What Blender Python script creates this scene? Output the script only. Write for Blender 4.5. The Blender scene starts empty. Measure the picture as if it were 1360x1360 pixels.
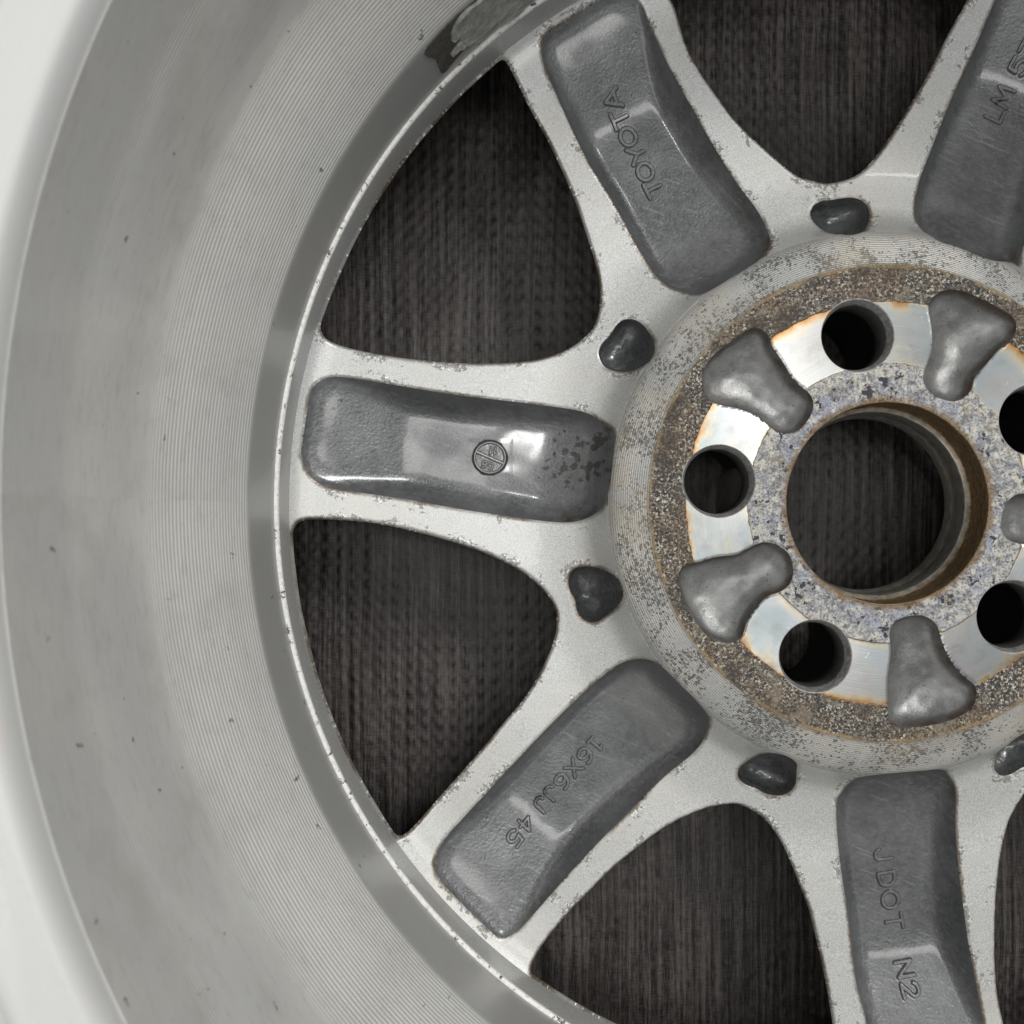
import bpy, math, numpy as np
from mathutils import Vector

# ------------------------------------------------------------------ camera, lamps, exposure
MM = 0.001
scene = bpy.context.scene
HUBZ = 60.0                                   # mounting face above the floor, mm
CAM = np.array([-109.99, -3.88, 302.65])      # relative to the hub face, mm
RX, RY = 0.004165, 0.003178
FPX = 1360.0

cam_d = bpy.data.cameras.new('camera')
cam_d.sensor_width = 36.0
cam_d.lens = 36.0 * FPX / 1360.0
cam_d.clip_start = 0.01
cam_d.clip_end = 50.0
cam_d.dof.use_dof = True
cam_d.dof.focus_distance = 0.312
cam_d.dof.aperture_fstop = 22.0
cam_o = bpy.data.objects.new('camera', cam_d)
scene.collection.objects.link(cam_o)
cam_o.location = (CAM[0]*MM, CAM[1]*MM, (CAM[2]+HUBZ)*MM)
cam_o.rotation_euler = (RX, RY, 0)
scene.camera = cam_o
scene.render.resolution_x = 1024
scene.render.resolution_y = 1024

world = bpy.data.worlds.new('World')
scene.world = world
world.use_nodes = True
wb = world.node_tree.nodes['Background']
wb.inputs[0].default_value = (0.93, 0.97, 1.0, 1)
wb.inputs[1].default_value = 0.32


def area(name, loc, size, power, color, target=(0, 0, 0.03), size_y=None):
    l = bpy.data.lights.new(name, 'AREA')
    l.shape = 'RECTANGLE'
    l.size = size
    l.size_y = size_y or size
    l.energy = power
    l.color = color
    o = bpy.data.objects.new(name, l)
    scene.collection.objects.link(o)
    o.location = loc
    o.rotation_euler = (Vector(target) - Vector(loc)).to_track_quat('-Z', 'Y').to_euler()
    return o


area('ceiling_lamp', (0.14, 0.0, 1.5), 0.20, 5.6, (1.0, 0.99, 0.96), size_y=1.0)
area('second_lamp', (0.80, 0.90, 1.35), 0.40, 19, (1.0, 0.99, 0.96), size_y=0.5)
area('glint_lamp', (-0.46, 0.20, 1.45), 0.035, 1.6, (1.0, 0.99, 0.97), size_y=0.06)  # small unseen lamp added for glints on the recess fillets
area('lower_left_lamp', (-1.1, -0.9, 1.5), 0.9, 5.5, (1.0, 0.95, 0.90))  # broad warm light from the lower left, source unseen
scene.view_settings.view_transform = 'Standard'
scene.view_settings.look = 'None'
scene.view_settings.exposure = 0.0

# ------------------------------------------------------------------ node helper


class NT:
    def __init__(self, name):
        self.m = bpy.data.materials.new(name)
        self.m.use_nodes = True
        self.t = self.m.node_tree
        self.b = self.t.nodes['Principled BSDF']
        tc = self.t.nodes.new('ShaderNodeTexCoord')
        mp = self.t.nodes.new('ShaderNodeMapping')
        mp.inputs['Scale'].default_value = (1000, 1000, 1000)
        self.t.links.new(tc.outputs['Object'], mp.inputs['Vector'])
        self.P = mp.outputs[0]                # position in millimetres

    def lk(self, v, sock):
        if hasattr(v, 'is_linked') or isinstance(v, bpy.types.NodeSocket):
            self.t.links.new(v, sock)
        elif v is not None:
            sock.default_value = v

    def noise(self, scale, detail=3, rough=0.5, vec=None, dist=0.0, out=0):
        n = self.t.nodes.new('ShaderNodeTexNoise')
        n.inputs['Scale'].default_value = scale
        n.inputs['Detail'].default_value = detail
        n.inputs['Roughness'].default_value = rough
        n.inputs['Distortion'].default_value = dist
        self.lk(vec if vec is not None else self.P, n.inputs['Vector'])
        return n.outputs[out]

    def voro(self, scale, feature='F1', vec=None, out='Distance', rnd=1.0):
        n = self.t.nodes.new('ShaderNodeTexVoronoi')
        n.feature = feature
        n.inputs['Scale'].default_value = scale
        n.inputs['Randomness'].default_value = rnd
        self.lk(vec if vec is not None else self.P, n.inputs['Vector'])
        return n.outputs[out]

    def math(self, op, a, b=None, c=None, clamp=False):
        n = self.t.nodes.new('ShaderNodeMath')
        n.operation = op
        n.use_clamp = clamp
        self.lk(a, n.inputs[0])
        if b is not None:
            self.lk(b, n.inputs[1])
        if c is not None:
            self.lk(c, n.inputs[2])
        return n.outputs[0]

    def ramp(self, v, a, b, lo=0.0, hi=1.0, smooth=True):
        n = self.t.nodes.new('ShaderNodeMapRange')
        n.interpolation_type = 'SMOOTHSTEP' if smooth else 'LINEAR'
        self.lk(v, n.inputs[0])
        for i, x in enumerate((a, b, lo, hi)):
            self.lk(x, n.inputs[1+i])
        return n.outputs[0]

    def mix(self, f, a, b):
        n = self.t.nodes.new('ShaderNodeMix')
        n.data_type = 'RGBA'
        self.lk(f, n.inputs[0])
        for v, i in ((a, 6), (b, 7)):
            if isinstance(v, (tuple, list)):
                v = (*v[:3], 1)
            self.lk(v, n.inputs[i])
        return n.outputs[2]

    def attr(self, name):
        n = self.t.nodes.new('ShaderNodeAttribute')
        n.attribute_name = name
        return n.outputs['Fac']

    def xyz(self):
        n = self.t.nodes.new('ShaderNodeSeparateXYZ')
        self.t.links.new(self.P, n.inputs[0])
        return n.outputs

    def comb(self, x, y, z):
        n = self.t.nodes.new('ShaderNodeCombineXYZ')
        for i, v in enumerate((x, y, z)):
            self.lk(v, n.inputs[i])
        return n.outputs[0]

    def radius(self):
        x, y, z = self.xyz()
        return self.math('SQRT', self.math('ADD', self.math('MULTIPLY', x, x), self.math('MULTIPLY', y, y)))

    def angle(self):
        x, y, z = self.xyz()
        return self.math('ARCTAN2', y, x)

    def bump(self, h, dist_mm, strength=1.0, prev=None):
        n = self.t.nodes.new('ShaderNodeBump')
        n.inputs['Strength'].default_value = strength
        n.inputs['Distance'].default_value = dist_mm*MM
        self.lk(h, n.inputs['Height'])
        if prev is not None:
            self.lk(prev, n.inputs['Normal'])
        return n.outputs[0]

    def out(self, color=None, rough=None, metal=None, normal=None, coat=None, spec=None, aniso=None):
        if isinstance(color, (tuple, list)):
            color = (*color[:3], 1)
        for v, k in ((color, 'Base Color'), (rough, 'Roughness'), (metal, 'Metallic'), (normal, 'Normal'),
                     (coat, 'Coat Weight'), (spec, 'Specular IOR Level'), (aniso, 'Anisotropic')):
            if v is not None:
                self.lk(v, self.b.inputs[k])
        return self.m


def m_paint():
    n = NT('silver_wheel_paint')
    e = n.attr('edge_mm')
    fine = n.noise(2.6, 3, 0.75)
    big = n.noise(0.035, 3, 0.55)
    col = n.mix(n.ramp(fine, 0.32, 0.68), (0.36, 0.365, 0.36), (0.62, 0.625, 0.615))
    col = n.mix(n.ramp(big, 0.42, 0.68, 0, 0.35), col, (0.50, 0.47, 0.42))
    # pitting and flaked paint, mostly close to the edges of recesses and openings
    near = n.ramp(e, 0.1, 5.6, 1.0, 0.0)
    clus = n.noise(0.075, 3, 0.65)
    w = n.math('MULTIPLY', near, n.ramp(clus, 0.47, 0.62))
    pit = n.noise(0.85, 4, 0.62, dist=0.35)
    thr = n.math('SUBTRACT', 0.775, n.math('MULTIPLY', w, 0.335))
    dark = n.ramp(n.math('SUBTRACT', pit, thr), 0.0, 0.035)
    white = n.ramp(n.math('SUBTRACT', n.noise(1.9, 4, 0.65), n.math('ADD', thr, -0.01)), 0.0, 0.03)
    spot = n.ramp(n.math('SUBTRACT', n.noise(0.8, 3, 0.6), 0.715), 0.0, 0.02)
    col = n.mix(n.math('MULTIPLY', white, 0.8), col, (0.86, 0.86, 0.84))
    ro = n.math('ABSOLUTE', n.math('SUBTRACT', pit, thr))
    ring = n.ramp(ro, 0.0, 0.022, 1.0, 0.0)
    ring = n.math('MULTIPLY', ring, n.ramp(w, 0.1, 0.35))
    col = n.mix(n.math('MULTIPLY', dark, 0.75), col, (0.16, 0.155, 0.145))
    col = n.mix(n.math('MULTIPLY', ring, 0.8), col, (0.06, 0.055, 0.05))
    col = n.mix(n.math('MULTIPLY', spot, 0.8), col, (0.10, 0.09, 0.08))
    # road dirt and rust creeping in from the cut edges
    rim_d = n.ramp(n.math('ADD', e, n.math('MULTIPLY', n.noise(0.5, 4, 0.65), -1.9)), -0.75, 0.35, 1, 0)
    col = n.mix(n.math('MULTIPLY', rim_d, n.ramp(n.noise(0.05, 3), 0.42, 0.6, 0.25, 0.9)), col, (0.12, 0.085, 0.05))
    h = n.math('ADD', n.math('MULTIPLY', fine, 0.5), n.math('MULTIPLY', pit, 0.5))
    h = n.math('SUBTRACT', h, n.math('ADD', n.math('MULTIPLY', dark, 0.8), n.math('MULTIPLY', ring, 0.6)))
    h = n.math('ADD', h, n.math('MULTIPLY', white, 0.5))
    rgh = n.ramp(fine, 0.3, 0.7, 0.34, 0.46)
    return n.out(col, rgh, 0.35, n.bump(h, 0.12, 0.55), coat=0.15)


def m_cast(name, base, dark, rough=0.34, pits=0.0, metal=0.25, coat=0.6, cluster=None):
    n = NT(name)
    e = n.attr('edge_mm')
    big = n.noise(0.07, 4, 0.6)
    mid = n.noise(0.5, 4, 0.62)
    fine = n.noise(3.5, 3, 0.6)
    col = n.mix(n.ramp(big, 0.36, 0.66), dark, base)
    col = n.mix(n.ramp(n.noise(0.028, 3, 0.5), 0.42, 0.62, 0, 0.45), col, tuple(c*0.62 for c in dark))
    col = n.mix(n.ramp(mid, 0.35, 0.7, 0, 0.3), col, tuple(c*1.35 for c in base))
    col = n.mix(n.ramp(fine, 0.55, 0.75, 0, 0.25), col, tuple(c*1.6 for c in base))
    x, y, z = n.xyz()
    # pit clusters near the hub end
    r = n.radius()
    hubw = n.ramp(r, 90, 124, 1.0, 0.0)
    pn = n.noise(0.42, 4, 0.6, dist=0.15)
    wgt = n.math('MULTIPLY', n.math('MULTIPLY', hubw, n.ramp(n.noise(0.045, 2), 0.38, 0.55)), 0.12*pits)
    for cx_, cy_, rad_, amt_ in (cluster or ()):
        dx, dy = n.math('SUBTRACT', x, cx_), n.math('SUBTRACT', y, cy_)
        dd = n.math('SQRT', n.math('ADD', n.math('MULTIPLY', dx, dx), n.math('MULTIPLY', dy, dy)))
        wgt = n.math('MAXIMUM', wgt, n.ramp(dd, rad_*0.25, rad_, amt_, 0.0))
    thr = n.math('SUBTRACT', 0.735, wgt)
    d = n.math('SUBTRACT', pn, thr)
    inside = n.ramp(d, 0.0, 0.02)
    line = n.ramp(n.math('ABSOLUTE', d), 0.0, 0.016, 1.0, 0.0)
    if cluster:
        vm = n.t.nodes.new('ShaderNodeVectorMath')
        vm.operation = 'MULTIPLY_ADD'
        n.lk(n.noise(0.9, 3, 0.6, out=1), vm.inputs[0])
        vm.inputs[1].default_value = (1.6, 1.6, 0)
        n.lk(n.comb(x, y, 0.0), vm.inputs[2])
        dv = n.math('SUBTRACT', n.math('MULTIPLY', wgt, 3.0), n.voro(0.40, vec=vm.outputs[0]))
        dv = n.math('SUBTRACT', dv, n.ramp(n.noise(0.22, 2, 0.5), 0.42, 0.60, 0.30, 0.0))
        inside = n.math('MAXIMUM', n.math('MULTIPLY', inside, 0.0), n.ramp(dv, 0.0, 0.05))
        line = n.ramp(n.math('ABSOLUTE', dv), 0.0, 0.05, 1.0, 0.0)
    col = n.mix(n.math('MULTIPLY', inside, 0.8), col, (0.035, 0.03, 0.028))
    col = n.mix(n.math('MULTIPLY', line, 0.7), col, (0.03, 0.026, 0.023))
    rust = n.math('MULTIPLY', n.ramp(e, 0.0, 4.5, 1.0, 0.0), n.ramp(n.noise(0.09, 4, 0.6), 0.52, 0.68))
    rust = n.math('MULTIPLY', rust, n.ramp(r, 84, 125, 1.0, 0.15))
    col = n.mix(n.math('MULTIPLY', rust, 0.75), col, (0.055, 0.035, 0.022))
    # scratches
    sc = n.noise(0.9, 2, 0.4, vec=n.comb(n.math('MULTIPLY', x, 0.09), n.math('MULTIPLY', n.math('ADD', y, n.math('MULTIPLY', x, 0.4)), 1.2), z))
    col = n.mix(n.ramp(sc, 0.60, 0.76, 0, 0.35), col, tuple(c*2.0 for c in base))
    h = n.math('ADD', n.math('MULTIPLY', mid, 1.0), n.math('ADD', n.math('MULTIPLY', n.noise(1.1, 2, 0.5), 1.5), n.math('MULTIPLY', fine, 0.2)))
    h = n.math('SUBTRACT', h, n.math('MULTIPLY', inside, 0.8))
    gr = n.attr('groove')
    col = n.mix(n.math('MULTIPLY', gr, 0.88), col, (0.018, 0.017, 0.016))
    col = n.mix(n.math('MULTIPLY', n.attr('shine'), 0.85), col, (0.45, 0.45, 0.44))
    n.b.inputs['Coat Roughness'].default_value = 0.13
    return n.out(col, n.ramp(mid, 0.3, 0.7, rough-0.07, rough+0.1), metal, n.bump(h, 0.20, 0.6), coat=n.math('MULTIPLY', n.math('SUBTRACT', 1.0, gr), coat), spec=n.math('MULTIPLY', n.math('SUBTRACT', 1.0, gr), 0.5))


def m_relief():
    n = NT('raw_cast_aluminium')
    e = n.attr('edge_mm')
    big = n.noise(0.16, 4, 0.6)
    fine = n.noise(1.6, 4, 0.65)
    col = n.mix(n.ramp(big, 0.35, 0.65), (0.15, 0.15, 0.15), (0.215, 0.215, 0.21))
    col = n.mix(n.ramp(fine, 0.5, 0.72, 0, 0.4), col, (0.30, 0.30, 0.295))
    pit = n.ramp(n.noise(1.1, 3, 0.5), 0.66, 0.70)
    col = n.mix(n.math('MULTIPLY', pit, 0.7), col, (0.06, 0.055, 0.05))
    col = n.mix(n.math('MULTIPLY', n.ramp(e, 0.1, 1.5, 0.85, 0), n.ramp(n.noise(0.25, 3), 0.4, 0.6, 0.2, 1)), col, (0.10, 0.06, 0.035))
    h = n.math('ADD', n.math('MULTIPLY', n.noise(0.35, 3, 0.5), 1.0), n.math('MULTIPLY', fine, 0.6))
    return n.out(col, n.ramp(fine, 0.3, 0.7, 0.34, 0.46), 0.5, n.bump(h, 0.2, 0.5))


def m_face():
    n = NT('corroded_mounting_face')
    r = n.radius()
    a = n.angle()
    x, y, z = n.xyz()
    wob = n.math('MULTIPLY', n.math('SUBTRACT', n.noise(0.3, 4, 0.65), 0.5), 1.6)
    rr = n.math('ADD', r, wob)
    ring = n.math('MULTIPLY', n.ramp(rr, 41.0, 41.5), n.ramp(rr, 59.4, 59.9, 1, 0))     # clean machined band
    # machined band: fine turned lines, iridescent film
    cv = n.comb(n.math('MULTIPLY', r, 3.2), n.math('MULTIPLY', a, 1.2), 0.0)
    lines = n.noise(1.0, 3, 0.6, vec=cv)
    tint = n.noise(0.055, 3, 0.6)
    c1 = n.mix(n.ramp(tint, 0.36, 0.62), (0.44, 0.435, 0.42), (0.34, 0.39, 0.41))
    c1 = n.mix(n.ramp(n.noise(0.09, 3, 0.6), 0.5, 0.68, 0, 0.6), c1, (0.46, 0.41, 0.45))
    c1 = n.mix(n.ramp(n.noise(0.11, 4, 0.6), 0.56, 0.72, 0, 0.6), c1, (0.52, 0.47, 0.33))
    c1 = n.mix(n.ramp(lines, 0.35, 0.65, 0, 0.4), c1, (0.33, 0.34, 0.34))
    sc = n.ramp(n.noise(0.45, 4, 0.7, dist=1.2), 0.68, 0.70)
    c1 = n.mix(n.math('MULTIPLY', sc, 0.6), c1, (0.95, 0.95, 0.92))
    eo = n.math('SUBTRACT', 59.7, n.math('ADD', rr, n.math('MULTIPLY', n.noise(0.4, 4, 0.65), 1.2)))
    wdt = n.ramp(n.noise(0.06, 4, 0.65), 0.36, 0.62, 0.5, 5.0)
    k = n.math('DIVIDE', n.math('ADD', eo, 1.0), wdt)
    c1 = n.mix(n.ramp(k, 0.45, 1.3, 0.6, 0), c1, (0.52, 0.45, 0.30))
    c1 = n.mix(n.ramp(k, 0.15, 0.7, 0.9, 0), c1, (0.42, 0.21, 0.06))
    c1 = n.mix(n.ramp(k, 0.0, 0.3, 1, 0), c1, (0.13, 0.06, 0.022))
    ei = n.math('SUBTRACT', n.math('ADD', rr, n.math('MULTIPLY', n.noise(0.35, 4, 0.65), 1.2)), 41.6)
    k2 = n.math('DIVIDE', ei, n.ramp(n.noise(0.06, 3, 0.6), 0.36, 0.64, 0.5, 3.0))
    c1 = n.mix(n.ramp(k2, 0.3, 1.2, 0.6, 0), c1, (0.50, 0.44, 0.32))
    c1 = n.mix(n.ramp(k2, 0.0, 0.4, 0.9, 0), c1, (0.20, 0.12, 0.05))
    grime = n.ramp(n.noise(0.10, 5, 0.65), 0.48, 0.70, 0, 0.55)
    c1 = n.mix(grime, c1, (0.25, 0.245, 0.235))
    # outer corroded band
    f1 = n.noise(0.60, 6, 0.78, dist=0.6)
    f2 = n.noise(1.15, 5, 0.74)
    f3 = n.noise(0.07, 4, 0.6)
    c2 = n.mix(n.ramp(f1, 0.46, 0.57), (0.022, 0.019, 0.019), (0.24, 0.205, 0.155))
    c2 = n.mix(n.math('MULTIPLY', n.ramp(f2, 0.50, 0.62), n.ramp(n.noise(0.16, 3, 0.6), 0.32, 0.55, 0.25, 1)), c2, (0.66, 0.63, 0.55))
    c2 = n.mix(n.ramp(n.noise(0.6, 5, 0.75), 0.52, 0.57), c2, (0.03, 0.03, 0.035))
    c2 = n.mix(n.math('MULTIPLY', n.ramp(f3, 0.40, 0.62), n.ramp(f1, 0.3, 0.6, 0.05, 0.42)), c2, (0.15, 0.082, 0.03))
    c2 = n.mix(n.ramp(n.noise(0.085, 4, 0.65), 0.50, 0.62, 0, 0.72), c2, (0.045, 0.036, 0.03))
    c2 = n.mix(n.ramp(n.noise(0.11, 4, 0.65), 0.56, 0.66, 0, 0.6), c2, (0.24, 0.20, 0.145))
    yel = n.math('MULTIPLY', n.ramp(rr, 69.2, 70.2), n.ramp(n.noise(0.10, 3), 0.40, 0.62, 0.05, 0.8))
    c2 = n.mix(yel, c2, (0.33, 0.22, 0.09))
    # inner band: bluish oxide with black pits
    g1 = n.noise(0.55, 6, 0.78, dist=0.8)
    g2 = n.noise(1.3, 5, 0.72)
    c3 = n.mix(n.ramp(g1, 0.38, 0.62), (0.11, 0.11, 0.12), (0.48, 0.48, 0.485))
    c3 = n.mix(n.ramp(n.noise(0.3, 4, 0.65), 0.50, 0.62), c3, (0.56, 0.545, 0.48))
    c3 = n.mix(n.ramp(n.noise(0.16, 5, 0.72), 0.50, 0.62, 0, 0.6), c3, (0.30, 0.32, 0.40))
    c3 = n.mix(n.math('MULTIPLY', n.ramp(rr, 34.5, 39.5), n.ramp(n.noise(0.5, 5, 0.75), 0.46, 0.60)), c3, (0.54, 0.51, 0.43))
    c3 = n.mix(n.ramp(g2, 0.52, 0.60, 0, 0.85), c3, (0.12, 0.12, 0.135))
    c3 = n.mix(n.ramp(n.noise(0.2, 4, 0.7), 0.55, 0.68, 0, 0.6), c3, (0.20, 0.14, 0.075))
    bl = n.ramp(n.math('ADD', n.noise(0.36, 4, 0.62), n.math('MULTIPLY', n.noise(0.05, 2), 0.25)), 0.735, 0.76)
    c3 = n.mix(bl, c3, (0.045, 0.045, 0.055))
    br = n.ramp(n.math('ADD', r, n.math('MULTIPLY', n.noise(0.22, 4, 0.65), -5.0)), 27.3, 30.0, 1, 0)
    c3 = n.mix(n.math('MULTIPLY', br, 0.85), c3, (0.18, 0.11, 0.045))
    inner = n.ramp(r, 49.9, 50.1)
    col = n.mix(inner, c3, c2)
    col = n.mix(ring, col, c1)
    met = n.math('MAXIMUM', n.math('MULTIPLY', ring, 0.9), n.ramp(inner, 0, 1, 0.45, 0.1))
    rgh = n.ramp(ring, 0, 1, n.ramp(inner, 0, 1, 0.42, 0.58), n.ramp(tint, 0.3, 0.7, 0.33, 0.44))
    hc = n.math('ADD', n.math('MULTIPLY', f1, 1.5), f2)
    hc = n.math('SUBTRACT', hc, n.math('MULTIPLY', bl, 0.7))
    hc = n.math('MULTIPLY', hc, n.ramp(ring, 0, 1, 1.0, 0.0))
    hr = n.math('MULTIPLY', n.math('MULTIPLY', lines, ring), 0.06)
    tg = n.t.nodes.new('ShaderNodeTangent')
    tg.direction_type = 'RADIAL'
    tg.axis = 'Z'
    n.lk(tg.outputs[0], n.b.inputs['Tangent'])
    return n.out(col, rgh, met, n.bump(n.math('ADD', hc, hr), 0.32, 0.8), aniso=n.math('MULTIPLY', ring, 0.75))


def m_ring():
    n = NT('turned_hub_ring')
    r = n.radius()
    a = n.angle()
    g = n.math('SINE', n.math('MULTIPLY', r, 2*math.pi/0.62))
    col = n.mix(n.ramp(n.noise(0.06, 3, 0.6), 0.4, 0.65), (0.33, 0.335, 0.33), (0.43, 0.415, 0.385))
    col = n.mix(n.ramp(g, -1, 1, 0.2, 0), col, (0.2, 0.2, 0.19))
    vec = n.comb(n.math('MULTIPLY', r, 1.0), n.math('MULTIPLY', a, 58), 0.0)
    wv = n.noise(1.4, 3, 0.6, vec=vec, out=1)
    vm = n.t.nodes.new('ShaderNodeVectorMath')
    vm.operation = 'MULTIPLY_ADD'
    n.lk(wv, vm.inputs[0])
    vm.inputs[1].default_value = (0.5, 0.5, 0)
    n.lk(vec, vm.inputs[2])
    dens = n.ramp(n.noise(0.07, 4, 0.65), 0.34, 0.62, 0.14, 0.58)
    p1 = n.ramp(n.math('SUBTRACT', n.voro(1.15, vec=vm.outputs[0]), dens), -0.04, 0.04, 1, 0)
    sel = n.ramp(n.noise(0.9, 2, 0.5, vec=vec), 0.40, 0.50)
    p2 = n.ramp(n.math('SUBTRACT', n.voro(2.3, vec=vm.outputs[0]), n.math('MULTIPLY', dens, 0.8)), -0.05, 0.05, 0.7, 0)
    pit = n.math('MAXIMUM', n.math('MULTIPLY', p1, sel), p2)
    fade = n.ramp(r, 79.5, 82.0, 1, 0.1)
    pit = n.math('MULTIPLY', pit, fade)
    col = n.mix(n.math('MULTIPLY', pit, 0.85), col, (0.07, 0.06, 0.05))
    col = n.mix(n.ramp(n.noise(1.5, 3, 0.6), 0.55, 0.7, 0, 0.4), col, (0.62, 0.61, 0.57))
    col = n.mix(n.math('MULTIPLY', n.ramp(r, 70.3, 71.6, 0.9, 0), n.ramp(n.noise(0.12, 3), 0.35, 0.6, 0.1, 0.8)), col, (0.24, 0.18, 0.10))
    col = n.mix(n.math('MULTIPLY', n.ramp(n.noise(0.045, 3), 0.5, 0.7, 0, 0.4), 1.0), col, (0.36, 0.31, 0.23))
    h = n.math('SUBTRACT', n.math('MULTIPLY', g, 0.5), n.math('MULTIPLY', pit, 1.4))
    return n.out(col, 0.45, 0.25, n.bump(h, 0.10, 0.7))


def m_barrel():
    n = NT('turned_barrel_silver')
    x, y, z = n.xyz()
    zz = n.math('SUBTRACT', z, HUBZ)
    a = n.angle()
    g = n.math('SINE', n.math('MULTIPLY', z, 2*math.pi/1.05))
    groove = n.math('MULTIPLY', n.ramp(zz, 29.5, 30.5), n.ramp(zz, 129, 129.8, 1, 0))
    weak = n.math('ADD', 0.22, n.math('ADD', n.ramp(zz, 56, 66, 0.78, 0.0), n.ramp(zz, 95, 106, 0.0, 0.85)))
    gm = n.math('MULTIPLY', groove, weak)
    fine = n.noise(3.0, 3, 0.6)
    col = n.mix(n.ramp(n.noise(0.02, 3, 0.5), 0.4, 0.65), (0.66, 0.655, 0.635), (0.72, 0.70, 0.665))
    col = n.mix(n.ramp(fine, 0.35, 0.65, 0, 0.22), col, (0.60, 0.60, 0.59))
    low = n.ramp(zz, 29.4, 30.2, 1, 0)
    col = n.mix(n.math('MULTIPLY', low, 0.65), col, (0.27, 0.275, 0.27))  # dim reflection of the upright lower wall painted in as darker grey
    col = n.mix(n.math('MULTIPLY', n.ramp(g, -1, 0.4, 1, 0), n.math('MULTIPLY', gm, 0.45)), col, (0.17, 0.17, 0.165))
    vec = n.comb(n.math('MULTIPLY', a, 150), n.math('MULTIPLY', z, 0.55), 0.0)
    sp = n.noise(0.24, 3, 0.55, vec=vec)
    spot = n.ramp(sp, 0.69, 0.73)
    sm = n.ramp(n.noise(0.05, 4, 0.6, vec=vec), 0.48, 0.75, 0, 0.38)
    col = n.mix(sm, col, (0.40, 0.375, 0.34))
    st = n.ramp(n.noise(0.5, 5, 0.7, vec=n.comb(n.math('MULTIPLY', a, 60), n.math('MULTIPLY', z, 0.9), 0.0)), 0.48, 0.72, 0, 0.35)
    col = n.mix(st, col, (0.40, 0.385, 0.36))
    d2 = n.ramp(n.noise(0.9, 4, 0.6), 0.66, 0.72, 0, 0.4)
    col = n.mix(d2, col, (0.25, 0.235, 0.21))
    col = n.mix(n.math('MULTIPLY', spot, 0.75), col, (0.10, 0.09, 0.085))
    # bright bead of the inboard lip is smooth and lighter
    lip = n.ramp(zz, 129.3, 130.3)
    col = n.mix(lip, col, (0.47, 0.47, 0.46))
    smear = n.math('MULTIPLY', n.ramp(n.noise(0.06, 4, 0.6), 0.56, 0.7, 0, 0.5), lip)
    col = n.mix(smear, col, (0.52, 0.45, 0.40))
    h = n.math('ADD', n.math('MULTIPLY', n.math('MULTIPLY', g, gm), 1.0), n.math('MULTIPLY', fine, 0.25))
    return n.out(col, n.ramp(fine, 0.3, 0.7, 0.36, 0.48), 0.3, n.bump(h, 0.07, 0.6), coat=0.1)


def m_ledge():
    n = NT('chipped_ledge_paint')
    p = n.noise(0.8, 5, 0.7)
    col = n.mix(n.ramp(p, 0.3, 0.6), (0.62, 0.60, 0.57), (0.82, 0.81, 0.79))
    a = n.angle()
    ch = n.ramp(n.noise(0.30, 5, 0.75), 0.58, 0.63)
    col = n.mix(ch, col, (0.12, 0.09, 0.06))
    return n.out(col, 0.5, 0.1, n.bump(n.math('SUBTRACT', p, ch), 0.25, 0.8))


def m_bore():
    n = NT('rusty_bore_wall')
    x, y, z = n.xyz()
    a = n.angle()
    vec = n.comb(n.math('MULTIPLY', a, 9), n.math('MULTIPLY', z, 1.4), 0.0)
    s = n.noise(1.0, 4, 0.65, vec=vec)
    col = n.mix(n.ramp(s, 0.3, 0.65), (0.05, 0.032, 0.016), (0.19, 0.12, 0.052))
    col = n.mix(n.ramp(n.noise(0.9, 4, 0.6), 0.5, 0.7, 0, 0.6), col, (0.24, 0.23, 0.20))
    low = n.ramp(z, HUBZ-12.5, HUBZ-11.5, 1, 0)
    c2 = n.mix(n.ramp(n.noise(1.0, 3, 0.6, vec=vec), 0.3, 0.7), (0.26, 0.245, 0.215), (0.50, 0.48, 0.43))
    col = n.mix(low, col, c2)
    return n.out(col, n.ramp(low, 0, 1, 0.4, 0.27), n.ramp(low, 0, 1, 0.35, 0.8), n.bump(s, 0.2, 0.6))


def m_lug():
    n = NT('lug_hole_grey')
    s = n.noise(0.9, 4, 0.65)
    col = n.mix(n.ramp(s, 0.35, 0.65), (0.20, 0.198, 0.195), (0.34, 0.335, 0.325))
    x, y, z = n.xyz()
    col = n.mix(n.ramp(n.noise(0.3, 3), 0.55, 0.7, 0, 0.6), col, (0.16, 0.10, 0.05))
    col = n.mix(n.ramp(z, HUBZ-4.0, HUBZ-3.4, 0.75, 0), col, (0.04, 0.04, 0.042))  # shade inside the hole painted in: walls darken with depth
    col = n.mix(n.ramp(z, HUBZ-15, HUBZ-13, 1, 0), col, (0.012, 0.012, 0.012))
    return n.out(col, 0.45, 0.3, n.bump(s, 0.12, 0.6))


def m_plain(name, c, rough, metal=0.0, nscale=1.0, amp=0.25, bumpd=0.1):
    n = NT(name)
    s = n.noise(nscale, 5, 0.65)
    col = n.mix(n.ramp(s, 0.35, 0.65), tuple(v*(1-amp) for v in c), tuple(v*(1+amp) for v in c))
    return n.out(col, rough, metal, n.bump(s, bumpd, 0.6))


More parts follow.
